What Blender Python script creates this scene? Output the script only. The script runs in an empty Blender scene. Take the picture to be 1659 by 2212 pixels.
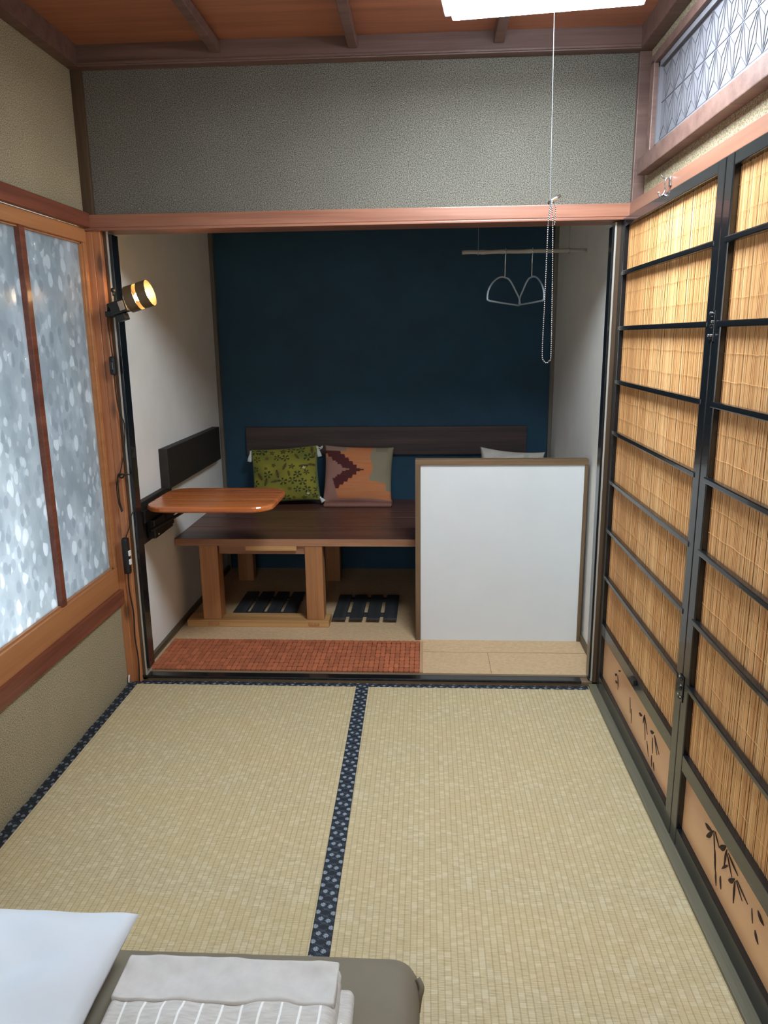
import bpy, bmesh, math, random
from mathutils import Vector, Matrix, noise
random.seed(7)
S = bpy.context.scene
COL = S.collection
R = math.radians
PI = math.pi

# ------------------------------------------------------------------ camera
cam_d = bpy.data.cameras.new('camera'); cam = bpy.data.objects.new('camera', cam_d); COL.objects.link(cam)
S.camera = cam
cam_d.sensor_fit = 'VERTICAL'; cam_d.sensor_height = 24.0
cam_d.lens = 24.0 * 1617.0 / 2212.0
cam_d.clip_start = 0.02
yaw, pit, rol = -0.0577, -0.2293, -0.0122
fw = Vector((math.sin(yaw) * math.cos(pit), math.cos(yaw) * math.cos(pit), math.sin(pit)))
rt = Vector((math.cos(yaw), -math.sin(yaw), 0)); up = rt.cross(fw)
r2 = math.cos(rol) * rt + math.sin(rol) * up; u2 = -math.sin(rol) * rt + math.cos(rol) * up
m = Matrix((r2, u2, -fw)).transposed().to_4x4(); m.translation = Vector((1.2243, -2.8008, 1.3684))
cam.matrix_world = m

# ------------------------------------------------------------------ light, exposure
S.view_settings.view_transform = 'Standard'; S.view_settings.look = 'None'
S.view_settings.gamma = 1.0; S.view_settings.use_curve_mapping = False
EXPOSURE = 0.72
S.view_settings.exposure = EXPOSURE
SKY = 0.45           # daylight outside the frosted window
CEIL_E = 33.0       # ceiling light diffuser
BULB_W = 62.0        # filament lamp
w = bpy.data.worlds.new('daylight'); S.world = w; w.use_nodes = True
wb = w.node_tree.nodes['Background']; wb.inputs[0].default_value = (0.86, 0.93, 1.0, 1); wb.inputs[1].default_value = SKY

def area(name, loc, rot, size, power, col):
    d = bpy.data.lights.new(name, 'AREA'); d.shape = 'RECTANGLE'; d.size, d.size_y = size; d.energy = power; d.color = col
    o = bpy.data.objects.new(name, d); COL.objects.link(o); o.location = loc; o.rotation_euler = rot
    return o
# open sky standing in the alley outside the window, stronger towards the near end
area('window_daylight', (-0.75, -1.75, 0.35), (0, R(-90), 0), (0.9, 1.3), 84.0, (0.93, 0.97, 1.0))
# added fill light, shining in through the unseen doorway behind the camera
area('hallway_fill', (0.95, -4.9, 1.55), (R(78), 0, 0), (1.5, 1.3), 16.0, (0.98, 0.97, 0.96))

# ------------------------------------------------------------------ node helper
class NT:
    def __init__(s, name):
        s.mat = bpy.data.materials.new(name); s.mat.use_nodes = True
        s.t = s.mat.node_tree; s.t.nodes.clear()
        s.out = s.t.nodes.new('ShaderNodeOutputMaterial')
        s.tc = s.t.nodes.new('ShaderNodeTexCoord').outputs['Object']
    def n(s, typ, ins=None, **kw):
        nd = s.t.nodes.new(typ)
        for k, v in kw.items(): setattr(nd, k, v)
        for k, v in (ins or {}).items():
            sock = nd.inputs[k]
            if isinstance(v, bpy.types.NodeSocket): s.t.links.new(v, sock)
            else: sock.default_value = v
        return nd
    def m(s, op, a, b=0.0, c=0.0):
        return s.n('ShaderNodeMath', {0: a, 1: b, 2: c}, operation=op).outputs[0]
    def scale(s, v, sc):
        return s.n('ShaderNodeMapping', {'Vector': v, 'Scale': sc}).outputs[0]
    def noise(s, v, scale, detail=3, rough=0.55):
        return s.n('ShaderNodeTexNoise', {'Vector': v, 'Scale': scale, 'Detail': detail, 'Roughness': rough}).outputs['Fac']
    def ramp(s, f, stops):
        nd = s.n('ShaderNodeValToRGB', {'Fac': f}); cr = nd.color_ramp
        while len(cr.elements) < len(stops): cr.elements.new(0.5)
        for e, (p, c) in zip(cr.elements, stops):
            e.position = p; e.color = (*c, 1) if len(c) == 3 else c
        return nd.outputs['Color']
    def mix(s, f, a, b, blend='MIX'):
        nd = s.t.nodes.new('ShaderNodeMix'); nd.data_type = 'RGBA'; nd.blend_type = blend
        for k, v in ((0, f), (6, a), (7, b)):
            sock = nd.inputs[k]
            if isinstance(v, bpy.types.NodeSocket): s.t.links.new(v, sock)
            elif k == 0: sock.default_value = v
            else: sock.default_value = (*v[:3], 1)
        return nd.outputs[2]
    def bump(s, h, strength=0.3, dist=0.002):
        return s.n('ShaderNodeBump', {'Height': h, 'Strength': strength, 'Distance': dist}).outputs[0]
    def bsdf(s, color, rough=0.6, normal=None, metal=0.0, **kw):
        b = s.n('ShaderNodeBsdfPrincipled', {})
        def st(k, v):
            if isinstance(v, bpy.types.NodeSocket): s.t.links.new(v, b.inputs[k])
            else: b.inputs[k].default_value = (*v, 1) if isinstance(v, tuple) and len(v) == 3 else v
        st('Base Color', color); st('Roughness', rough); st('Metallic', metal)
        if normal is not None: st('Normal', normal)
        for k, v in kw.items(): st(k.replace('_', ' '), v)
        return b.outputs[0]
    def end(s, shader):
        s.t.links.new(shader, s.out.inputs['Surface']); return s.mat

def lin(r, g, b):
    f = lambda c: (c / 255 / 12.92) if c <= 10.3 else ((c / 255 + 0.055) / 1.055) ** 2.4
    return (f(r), f(g), f(b))

def plain(name, rgb, rough=0.6, metal=0.0, var=0.06, sc=12.0, bump=0.0, **kw):
    t = NT(name); c = lin(*rgb)
    f = t.noise(t.tc, sc, 4)
    col = t.ramp(f, [(0.3, tuple(x * (1 - var) for x in c)), (0.7, tuple(min(1, x * (1 + var)) for x in c))])
    nrm = t.bump(t.noise(t.tc, sc * 25, 3), bump, 0.001) if bump else None
    return t.end(t.bsdf(col, rough, nrm, metal, **kw))

def wood(name, dark, light, axis='x', rough=0.45, grain=1.0, coat=0.0, contrast=1.0, knots=False, bump=0.15):
    t = NT(name)
    sc = {'x': (1.2, 26, 26), 'y': (26, 1.2, 26), 'z': (26, 26, 1.2)}[axis]
    fine = {'x': (4, 170, 170), 'y': (170, 4, 170), 'z': (170, 170, 4)}[axis]
    v = t.scale(t.tc, tuple(x * grain for x in sc))
    f1 = t.noise(v, 1.0, 4, 0.6)
    f2 = t.noise(t.scale(t.tc, fine), 1.0, 3, 0.6)
    f = t.m('ADD', t.m('MULTIPLY', f1, 0.7), t.m('MULTIPLY', f2, 0.3))
    a = 0.5 - 0.18 / contrast; b = 0.5 + 0.18 / contrast
    col = t.ramp(f, [(a, lin(*dark)), (b, lin(*light))])
    if knots:
        ks = {'x': (2.2, 9, 9), 'y': (9, 2.2, 9), 'z': (12, 12, 3.6)}[axis]
        vo = t.n('ShaderNodeTexVoronoi', {'Vector': t.scale(t.tc, ks), 'Scale': 1.0, 'Randomness': 1.0}).outputs['Distance']
        k = t.ramp(vo, [(0.10, (1, 1, 1)), (0.2, (0, 0, 0))])
        col = t.mix(t.m('MULTIPLY', k, 0.75), col, tuple(x * 0.25 for x in lin(*dark)))
    return t.end(t.bsdf(col, rough, t.bump(f, bump, 0.001), Coat_Weight=coat, Coat_Roughness=0.15))

def sandwall(name, dark, light, grey=None):
    t = NT(name)
    f = t.noise(t.tc, 330, 3, 0.75); g = t.noise(t.tc, 3.5, 3)
    col = t.ramp(f, [(0.42, lin(*dark)), (0.58, lin(*light))])
    col = t.mix(t.m('MULTIPLY', g, 0.35), col, tuple(x * 0.72 for x in lin(*dark)))
    vo = t.n('ShaderNodeTexVoronoi', {'Vector': t.tc, 'Scale': 75.0, 'Randomness': 1.0})
    d = t.ramp(vo.outputs['Distance'], [(0.035, (1, 1, 1)), (0.07, (0, 0, 0))])
    pick = t.m('GREATER_THAN', t.n('ShaderNodeSeparateColor', {'Color': vo.outputs['Color']}).outputs[0], 0.80)
    mica = t.m('MULTIPLY', d, pick)
    col = t.mix(mica, col, (0.85, 0.85, 0.82))
    rough = t.m('SUBTRACT', 0.92, t.m('MULTIPLY', mica, 0.55))
    return t.end(t.bsdf(col, rough, t.bump(f, 0.14, 0.002)))

def vcol(name, rough=0.8, bump_scale=500, bump=0.2, sheen=0.0):
    t = NT(name)
    a = t.n('ShaderNodeVertexColor', layer_name='tint').outputs['Color']
    f = t.noise(t.tc, bump_scale, 2)
    col = t.mix(0.25, a, t.ramp(f, [(0.3, (0.35, 0.35, 0.35)), (0.7, (1, 1, 1))]), 'MULTIPLY')
    return t.end(t.bsdf(col, rough, t.bump(f, bump, 0.001), Sheen_Weight=sheen))

# ------------------------------------------------------------------ materials
M = {}
M['cedar_x'] = wood('cedar_along_x', (132, 70, 36), (196, 128, 78), 'x', 0.42, coat=0.25)
M['cedar_y'] = wood('cedar_along_y', (132, 70, 36), (196, 128, 78), 'y', 0.42, coat=0.2)
M['rail_y'] = wood('head_rail_wood', (122, 80, 62), (154, 108, 86), 'y', 0.42, coat=0.2, contrast=0.8)
M['cedar_z'] = wood('cedar_along_z', (146, 88, 54), (192, 128, 84), 'z', 0.42, coat=0.2, knots=True)
M['lintel'] = wood('lintel_wood', (124, 76, 56), (166, 112, 88), 'x', 0.38, coat=0.35)
M['red_y'] = wood('reddish_wood_along_y', (88, 44, 30), (138, 78, 56), 'y', 0.45, coat=0.15)
M['sash_y'] = wood('sash_wood_along_y', (152, 98, 58), (184, 126, 80), 'y', 0.42, coat=0.2, contrast=0.7, bump=0.05)
M['ceil_board'] = wood('ceiling_cedar_board_hazed', (140, 86, 60), (178, 116, 86), 'x', 0.5, grain=0.7)  # saturation lowered to put the haze around the light into the colour
M['ceil_trim'] = wood('ceiling_trim_wood_hazed', (84, 60, 52), (118, 90, 80), 'x', 0.5)  # greyed wood: glare from the ceiling light is painted into it
M['sill'] = wood('sill_wood', (96, 78, 58), (140, 118, 92), 'x', 0.55)
M['sill_y'] = wood('sill_wood_along_y', (84, 80, 66), (118, 112, 92), 'y', 0.45)
M['brown_z'] = wood('dark_jamb_wood', (52, 38, 26), (92, 70, 48), 'z', 0.5)
M['brown_y'] = wood('closet_skirting_wood', (72, 62, 44), (108, 94, 70), 'y', 0.5)
M['grey_z'] = wood('grey_corner_batten', (84, 80, 72), (118, 112, 102), 'z', 0.55)
M['frame_x'] = wood('panel_edge_wood_x', (84, 64, 44), (138, 110, 80), 'x', 0.55)
M['frame_z'] = wood('panel_edge_wood_z', (84, 64, 44), (132, 106, 78), 'z', 0.55)
M['bench_top'] = wood('bench_seat_wood', (60, 34, 26), (112, 72, 58), 'x', 0.38, coat=0.12, contrast=0.9)
M['bench_edge'] = wood('bench_apron_wood', (128, 86, 60), (176, 128, 96), 'x', 0.5)
M['bench_leg'] = wood('bench_leg_wood', (146, 96, 56), (190, 136, 90), 'z', 0.55)
M['bench_beam'] = wood('bench_beam_wood', (160, 116, 68), (204, 160, 106), 'x', 0.55)
M['back_board'] = wood('backrest_wood', (38, 28, 27), (76, 58, 54), 'x', 0.55)
M['dark_board'] = wood('black_stained_board', (24, 20, 17), (44, 37, 31), 'y', 0.6)
M['table'] = wood('table_top_wood', (150, 70, 28), (216, 128, 66), 'x', 0.25, coat=0.5, grain=0.8)
M['cork'] = plain('closet_floor_board', (196, 166, 128), 0.75, var=0.10, sc=60, bump=0.2)
M['white_wall'] = plain('white_closet_wallpaper', (228, 226, 220), 0.8, var=0.03, sc=8, bump=0.15)
M['white_panel'] = plain('white_panel_paint', (216, 219, 220), 0.7, var=0.02, sc=6, bump=0.08)
M['navy'] = plain('navy_blue_wall_paint', (27, 66, 88), 0.75, var=0.16, sc=5, bump=0.3)
M['black'] = plain('black_lacquer', (20, 23, 26), 0.25, var=0.1, Coat_Weight=0.3)
M['black_matte'] = plain('black_metal', (22, 21, 22), 0.45, var=0.1)
M['black_slat'] = wood('black_slat_wood', (30, 30, 32), (58, 58, 60), 'y', 0.6)
M['chain'] = plain('dull_chain_steel', (150, 152, 155), 0.35, 0.9, var=0.03)
M['steel'] = plain('bright_steel', (205, 207, 210), 0.22, 1.0, var=0.03)
M['white_plastic'] = plain('white_plastic', (232, 232, 230), 0.4, var=0.01)
M['alu'] = plain('brushed_edge_strip', (190, 186, 176), 0.35, 0.3, var=0.03)
M['cord'] = plain('thin_white_cord', (120, 126, 136), 0.7, var=0.02)
M['black_rubber'] = plain('black_cable_rubber', (24, 20, 18), 0.5, var=0.05)
M['bamboo_rod'] = wood('grey_bamboo_rod', (120, 112, 100), (176, 170, 160), 'x', 0.5)
M['paper'] = plain('transom_paper', (104, 102, 106), 0.8, var=0.02, sc=30)
M['kumiko'] = plain('transom_lattice_grey', (80, 78, 84), 0.7, var=0.04)
M['cutout'] = plain('dark_bamboo_cutout', (44, 18, 12), 0.7, var=0.1)
M['mat_back'] = plain('mat_backing_dark', (64, 28, 20), 0.7, var=0.1)
M['pillow'] = plain('white_pillow_cotton', (216, 222, 230), 0.85, var=0.02, sc=5, bump=0.12, Sheen_Weight=0.2)
M['sheet'] = plain('taupe_fitted_sheet', (122, 113, 96), 0.75, var=0.05, sc=9, bump=0.1)
M['tassel'] = plain('white_tassel_thread', (214, 220, 216), 0.9, var=0.05, sc=200, bump=0.5)
M['cushion_white'] = plain('offwhite_cushion_cloth', (206, 200, 190), 0.85, var=0.06, sc=14, bump=0.2)
M['kilim'] = vcol('woven_cushion_cloth', 0.9, 420, 0.4)
M['border'] = vcol('tatami_border_brocade', 0.7, 700, 0.2)
M['pink_cloth'] = plain('pinkish_cushion_edge', (140, 96, 84), 0.9, var=0.06, sc=60)
M['tan_cloth'] = plain('tan_mat_binding', (182, 142, 106), 0.85, var=0.06, sc=60)
M['sticker'] = plain('silver_rating_sticker', (168, 164, 156), 0.5, var=0.05, sc=300)
M['shade_metal'] = plain('bronze_shade_metal', (92, 74, 50), 0.4, 0.2, var=0.06)
M['hem'] = plain('pale_grey_linen_hem', (204, 200, 196), 0.88, var=0.05, sc=40, bump=0.3)
M['tassel_thread'] = plain('tan_binding_thread', (214, 168, 108), 0.8)
M['reed_back'] = plain('tan_backing_paper', (176, 124, 70), 0.8)
M['hanger_wire'] = plain('slate_coated_wire', (168, 184, 198), 0.5, var=0.03)
M['dark_void'] = plain('dark_groove', (14, 13, 12), 0.8)
M['wall_sand'] = sandwall('sand_plaster_warm', (104, 92, 68), (196, 182, 150))
M['wall_sand_back'] = sandwall('sand_plaster_shaded', (58, 56, 48), (142, 137, 124))  # same plaster as wall_sand, with the back wall's duller lighting in its colour

def m_tatami():
    t = NT('tatami_rush_weave')
    xyz = t.n('ShaderNodeSeparateXYZ', {'Vector': t.tc}); x, y = xyz.outputs[0], xyz.outputs[1]
    xs = t.m('DIVIDE', x, 0.0155); col_id = t.m('FLOOR', xs); fx = t.m('FRACT', xs)
    wn = t.n('ShaderNodeTexWhiteNoise', {'W': col_id}, noise_dimensions='1D').outputs['Value']
    ys = t.m('ADD', t.m('DIVIDE', y, 0.0125), t.m('MULTIPLY', t.m('MODULO', col_id, 2.0), 0.5))
    fy = t.m('FRACT', ys); row = t.m('FLOOR', ys)
    cell = t.n('ShaderNodeTexWhiteNoise', {'Vector': t.n('ShaderNodeCombineXYZ', {0: col_id, 1: row}).outputs[0]}, noise_dimensions='2D').outputs['Value']
    strand = t.noise(t.scale(t.tc, (30, 480, 1)), 1.0, 2, 0.6)
    big = t.noise(t.scale(t.tc, (1.5, 4.5, 1)), 1.0, 3, 0.6)
    base = t.ramp(strand, [(0.3, lin(170, 152, 114)), (0.72, lin(212, 195, 157))])
    base = t.mix(t.m('MULTIPLY', t.m('GREATER_THAN', cell, 0.80), 0.20), base, lin(236, 226, 198))
    base = t.mix(t.m('MULTIPLY', t.ramp(big, [(0.42, (0, 0, 0)), (0.7, (1, 1, 1))]), 0.35), base, lin(200, 176, 120))
    edge = t.m('ABSOLUTE', t.m('SUBTRACT', fx, 0.5))
    eline = t.ramp(edge, [(0.36, (0, 0, 0)), (0.5, (1, 1, 1))])
    base = t.mix(t.m('MULTIPLY', eline, 0.42), base, lin(138, 122, 82))
    ey = t.ramp(t.m('ABSOLUTE', t.m('SUBTRACT', fy, 0.5)), [(0.38, (0, 0, 0)), (0.5, (1, 1, 1))])
    base = t.mix(t.m('MULTIPLY', ey, 0.20), base, lin(150, 134, 92))
    h = t.m('SUBTRACT', t.m('MULTIPLY', strand, 0.4), t.m('MULTIPLY', eline, 0.8))
    return t.end(t.bsdf(base, 0.62, t.bump(h, 0.5, 0.002)))
M['tatami'] = m_tatami()

def m_reed():
    t = NT('dried_reed_stalks')
    a = t.n('ShaderNodeVertexColor', layer_name='tint').outputs['Color']
    f = t.noise(t.scale(t.tc, (260, 260, 9)), 1.0, 3, 0.6)
    col = t.mix(0.6, a, t.ramp(f, [(0.30, (0.60, 0.48, 0.36)), (0.46, (0.95, 0.93, 0.9)), (0.75, (1, 1, 1))]), 'MULTIPLY')
    sh = t.n('ShaderNodeBsdfTranslucent', {'Color': col}).outputs[0]
    b = t.bsdf(col, 0.45, t.bump(f, 0.3, 0.001))
    return t.end(b)
M['reed'] = m_reed()

def m_door_board():
    t = NT('sliding_door_base_board')
    f = t.noise(t.scale(t.tc, (1, 0.7, 9)), 1.0, 3, 0.5)
    col = t.ramp(f, [(0.35, lin(226, 172, 130)), (0.62, lin(236, 186, 134)), (0.68, lin(246, 208, 150))])
    return t.end(t.bsdf(col, 0.35, Coat_Weight=0.2))
M['door_board'] = m_door_board()

def m_pebble_glass():
    t = NT('frosted_pebble_glass')
    def layer(sc, off):
        v = t.n('ShaderNodeMapping', {'Vector': t.tc, 'Scale': sc, 'Location': off}).outputs[0]
        wob = t.n('ShaderNodeTexNoise', {'Vector': v, 'Scale': 0.8, 'Detail': 1.0})
        v2 = t.n('ShaderNodeVectorMath', {0: v, 1: t.n('ShaderNodeVectorMath', {0: wob.outputs['Color'], 'Scale': 0.35}, operation='SCALE').outputs[0]}, operation='ADD').outputs[0]
        vo = t.n('ShaderNodeTexVoronoi', {'Vector': v2, 'Scale': 1.0, 'Randomness': 0.95})
        mask = t.ramp(vo.outputs['Distance'], [(0.44, (1, 1, 1)), (0.49, (0, 0, 0))])
        val = t.n('ShaderNodeSeparateColor', {'Color': vo.outputs['Color']}).outputs[0]
        return mask, val, vo.outputs['Distance']
    m1, v1, d1 = layer((1, 24, 15), (0, 0, 0)); m2, v2, d2 = layer((1, 34, 23), (3, 5, 7))
    sky = t.noise(t.scale(t.tc, (1, 5, 3)), 1.0, 2)
    base = t.ramp(sky, [(0.35, (0.48, 0.53, 0.56)), (0.65, (0.66, 0.71, 0.74))])
    c = t.mix(t.m('MULTIPLY', m2, 0.85), base, t.ramp(v2, [(0.1, (0.48, 0.53, 0.57)), (0.5, (0.60, 0.66, 0.70)), (0.95, (0.76, 0.81, 0.84))]))
    c = t.mix(t.m('MULTIPLY', m1, t.m('ADD', t.m('MULTIPLY', v1, 0.5), 0.25)), c, t.ramp(v1, [(0.1, (0.44, 0.49, 0.53)), (0.5, (0.64, 0.70, 0.74)), (0.9, (0.84, 0.89, 0.92))]))
    h = t.m('ADD', t.m('MULTIPLY', m1, v1), t.m('MULTIPLY', m2, v2))
    nb = t.bump(h, 0.6, 0.004)
    tr = t.n('ShaderNodeBsdfTranslucent', {'Color': t.mix(1.0, c, (0.80, 0.80, 0.80), 'MULTIPLY')}).outputs[0]
    gl = t.n('ShaderNodeBsdfGlossy', {'Color': (1, 1, 1, 1), 'Roughness': 0.16, 'Normal': nb}).outputs[0]
    df = t.n('ShaderNodeBsdfDiffuse', {'Color': c}).outputs[0]
    a = t.n('ShaderNodeMixShader', {0: 0.14, 1: tr, 2: df}).outputs[0]
    return t.end(t.n('ShaderNodeMixShader', {0: 0.09, 1: a, 2: gl}).outputs[0])
M['pebble'] = m_pebble_glass()

def m_blanket():
    t = NT('striped_linen_blanket')
    x = t.n('ShaderNodeSeparateXYZ', {'Vector': t.tc}).outputs[0]
    y = t.n('ShaderNodeSeparateXYZ', {'Vector': t.tc}).outputs[1]
    wob = t.m('MULTIPLY', t.noise(t.tc, 6, 2), 0.02)
    fx = t.m('FRACT', t.m('DIVIDE', t.m('ADD', x, wob), 0.036))
    line = t.m('LESS_THAN', t.m('ABSOLUTE', t.m('SUBTRACT', fx, 0.5)), 0.06)
    line = t.m('MULTIPLY', line, t.m('LESS_THAN', y, 0.0))
    f = t.noise(t.scale(t.tc, (40, 220, 40)), 1.0, 3)
    col = t.ramp(f, [(0.3, lin(190, 186, 180)), (0.7, lin(212, 208, 203))])
    col = t.mix(line, col, lin(244, 243, 240))
    return t.end(t.bsdf(col, 0.85, t.bump(t.noise(t.scale(t.tc, (30, 90, 30)), 1.0, 3), 0.35, 0.003), Sheen_Weight=0.2))
M['blanket'] = m_blanket()

def emis(name, col, e):
    t = NT(name); return t.end(t.n('ShaderNodeEmission', {'Color': (*col, 1), 'Strength': e}).outputs[0])
M['light_diffuser'] = emis('ceiling_light_diffuser', (0.80, 0.91, 1.0), CEIL_E)
M['filament'] = emis('warm_filament', (1.0, 0.62, 0.26), 260.0)
def m_bulb_glass():
    t = NT('lit_amber_bulb')
    e = t.n('ShaderNodeEmission', {'Color': (1.0, 0.66, 0.30, 1), 'Strength': 55.0}).outputs[0]
    return t.end(e)
M['bulb'] = m_bulb_glass()
def m_rim():
    t = NT('translucent_light_rim')
    a = t.n('ShaderNodeBsdfTranslucent', {'Color': (0.85, 0.88, 0.92, 1)}).outputs[0]
    b = t.bsdf((0.72, 0.76, 0.82), 0.3)
    return t.end(t.n('ShaderNodeMixShader', {0: 0.5, 1: a, 2: b}).outputs[0])
M['rim'] = m_rim()

# ------------------------------------------------------------------ geometry helpers
def bx(bm, x0, x1, y0, y1, z0, z1, bev=0.0):
    if x0 > x1: x0, x1 = x1, x0
    if y0 > y1: y0, y1 = y1, y0
    if z0 > z1: z0, z1 = z1, z0
    v = [bm.verts.new((x, y, z)) for x in (x0, x1) for y in (y0, y1) for z in (z0, z1)]
    fs = [bm.faces.new([v[i] for i in q]) for q in ((0, 1, 3, 2), (4, 6, 7, 5), (0, 4, 5, 1), (2, 3, 7, 6), (0, 2, 6, 4), (1, 5, 7, 3))]
    if bev:
        es = list({e for f in fs for e in f.edges})
        bmesh.ops.bevel(bm, geom=es, offset=bev, segments=2, profile=0.6, affect='EDGES')
    return bm
def box(x0, x1, y0, y1, z0, z1, bev=0.0): return bx(bmesh.new(), x0, x1, y0, y1, z0, z1, bev)
def tube(bm, pts, r, n=8, closed=False):
    pts = [Vector(p) for p in pts]; rings = []; prev = None; N = len(pts)
    for i, p in enumerate(pts):
        if closed: t = pts[(i + 1) % N] - pts[i - 1]
        else: t = pts[min(i + 1, N - 1)] - pts[max(i - 1, 0)]
        t.normalize()
        if prev is None:
            a = Vector((0, 0, 1)) if abs(t.z) < 0.9 else Vector((1, 0, 0)); nrm = t.cross(a).normalized()
        else:
            nrm = (prev - t * prev.dot(t)).normalized()
        prev = nrm; b = t.cross(nrm); rr = r[i] if isinstance(r, (list, tuple)) else r
        rings.append([bm.verts.new(p + (nrm * math.cos(2 * PI * k / n) + b * math.sin(2 * PI * k / n)) * rr) for k in range(n)])
    for i in range(N if closed else N - 1):
        A, B = rings[i], rings[(i + 1) % N]
        for k in range(n): bm.faces.new((A[k], A[(k + 1) % n], B[(k + 1) % n], B[k]))
    if not closed:
        bm.faces.new(rings[0][::-1]); bm.faces.new(rings[-1])
    return bm
def spline(P, n=8):
    P = [Vector(p) for p in P]; out = []
    for i in range(len(P) - 1):
        p0, p1, p2, p3 = P[max(i - 1, 0)], P[i], P[i + 1], P[min(i + 2, len(P) - 1)]
        for k in range(n):
            t = k / n
            out.append(0.5 * ((2 * p1) + (p2 - p0) * t + (2 * p0 - 5 * p1 + 4 * p2 - p3) * t * t + (3 * p1 - p0 - 3 * p2 + p3) * t ** 3))
    out.append(P[-1]); return out
def prism(bm, poly, z0, z1, f=lambda u, v, h: (u, v, h)):
    a = [bm.verts.new(f(u, v, z0)) for u, v in poly]; b = [bm.verts.new(f(u, v, z1)) for u, v in poly]
    n = len(poly); bm.faces.new(a[::-1]); bm.faces.new(b)
    for i in range(n): bm.faces.new((a[i], a[(i + 1) % n], b[(i + 1) % n], b[i]))
    return bm
BASE = {}
def obj(name, bm, mat, parent=None, base=None, smooth=False, label=None):
    bmesh.ops.recalc_face_normals(bm, faces=bm.faces)
    if base is None: base = BASE.get(parent.name, (0, 0, 0)) if parent else (0, 0, 0)
    bmesh.ops.translate(bm, verts=bm.verts, vec=-Vector(base))
    me = bpy.data.meshes.new(name); bm.to_mesh(me); bm.free()
    me.materials.append(M[mat])
    if smooth:
        for p in me.polygons: p.use_smooth = True
    o = bpy.data.objects.new(name, me); COL.objects.link(o)
    BASE[o.name] = tuple(base)
    if parent: o.parent = parent
    else: o.location = base
    if parent and BASE.get(parent.name) is not None:
        o.location = Vector(base) - Vector(BASE[parent.name])
    if label: o['label'] = label
    return o
def thing(name, label, cat, base=(0, 0, 0), group=None):
    o = bpy.data.objects.new(name, None); COL.objects.link(o); o.location = base; o.empty_display_size = 0.05
    o['label'] = label; o['category'] = cat
    if group: o['group'] = group
    BASE[o.name] = tuple(base); return o
def tag(o, label, cat, group=None):
    o['label'] = label; o['category'] = cat
    if group: o['group'] = group
    return o
def struct(name, bm, mat, parent=None, **kw):
    o = obj(name, bm, mat, parent, **kw)
    if not parent: o['kind'] = 'structure'
    return o
def paint(o, cols):
    me = o.data; a = me.color_attributes.new('tint', 'FLOAT_COLOR', 'POINT')
    for i, c in enumerate(cols): a.data[i].color = (*c, 1)
def smooth_all(o):
    for p in o.data.polygons: p.use_smooth = True

W = 1.94; XR = 1.965; H = 2.274; YB = -3.6; CB = 1.48; CL = 0.035; CR = 1.93; CF = 0.02
# ------------------------------------------------------------------ room shell
struct('floor', box(-0.1, XR + 0.1, YB, 0.0, -0.08, -0.022), 'dark_void')
struct('wall_left', bx(bx(bx(box(-0.12, 0, YB, -1.90, -0.05, 2.45), -0.12, 0, -1.90, 0.0, -0.05, 0.350), -0.12, 0, -1.90, 0.0, 1.80, 2.45), -0.12, 0, -0.005, 0.0, 0.30, 1.82), 'wall_sand')
struct('wall_back', box(0.0, XR, 0.0, 0.06, 1.80, 2.45), 'wall_sand_back')
struct('wall_right', bx(bx(box(XR, XR + 0.1, YB, 0.0, 1.79, 1.90), XR, XR + 0.1, YB, 0.0, 2.20, 2.45), XR, XR + 0.1, YB, -1.92, -0.05, 1.79), 'wall_sand')
struct('wall_front', bx(bx(box(-0.12, 0.25, YB - 0.1, YB, -0.05, 2.45), 1.70, XR + 0.1, YB - 0.1, YB, -0.05, 2.45), 0.25, 1.70, YB - 0.1, YB, 1.95, 2.45), 'wall_sand')
added_hall = bx(bx(bx(box(-0.2, 2.2, -5.3, YB - 0.1, -0.08, -0.022), -0.2, 2.2, -5.3, YB - 0.1, 2.45, 2.5), -0.25, -0.2, -5.3, YB - 0.1, -0.08, 2.5), 2.2, 2.25, -5.3, YB - 0.1, -0.08, 2.5)  # unseen hallway, added to house the fill light
struct('wall_added_hallway', bx(added_hall, -0.2, 2.2, -5.35, -5.3, -0.08, 2.5), 'white_wall')
dr = struct('door_added', bx(bx(box(0.22, 0.26, YB - 0.11, YB + 0.01, -0.03, 1.98, 0.003), 1.69, 1.73, YB - 0.11, YB + 0.01, -0.03, 1.98, 0.003), 0.22, 1.73, YB - 0.11, YB + 0.01, 1.94, 1.98, 0.003), 'cedar_z')  # unseen doorway, added so the fill light can enter
struct('wall_outer', box(XR + 0.06, XR + 0.12, YB, 0.0, -0.05, 2.45), 'dark_void')

# ceiling boards with a lapped seam every 0.42 m, battens and moulding
cb = bmesh.new()
y = 0.02; k = 0
while y > YB:
    y1 = max(y - (0.40 if k == 0 else 0.42), YB); z = 2.335
    bm_z0 = z + (0.004 if k % 2 else 0.0)
    bx(cb, -0.02, XR + 0.02, y1 + 0.005, y, 2.335 if k % 2 else 2.341, 2.36); y = y1; k += 1
bx(cb, -0.02, XR + 0.02, YB, 0.02, 2.358, 2.40)
struct('ceiling', cb, 'ceil_board')
for i, x in enumerate((0.52, 0.98, 1.46)):
    struct('trim_%d' % (i + 1), box(x - 0.016, x + 0.016, YB, -0.045, 2.302, 2.336, 0.003), 'ceil_trim')
b = box(0.0, XR, -0.045, 0.0, H, 2.345, 0.004); bx(b, 0.0, XR, -0.052, -0.043, H + 0.004, H + 0.014, 0.003)
struct('trim_4', b, 'ceil_trim')
struct('trim_5', box(0.0, 0.045, YB, -0.045, H, 2.345, 0.004), 'ceil_trim')
struct('trim_6', box(XR - 0.045, XR, YB, -0.045, H, 2.345, 0.004), 'ceil_trim')

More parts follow.
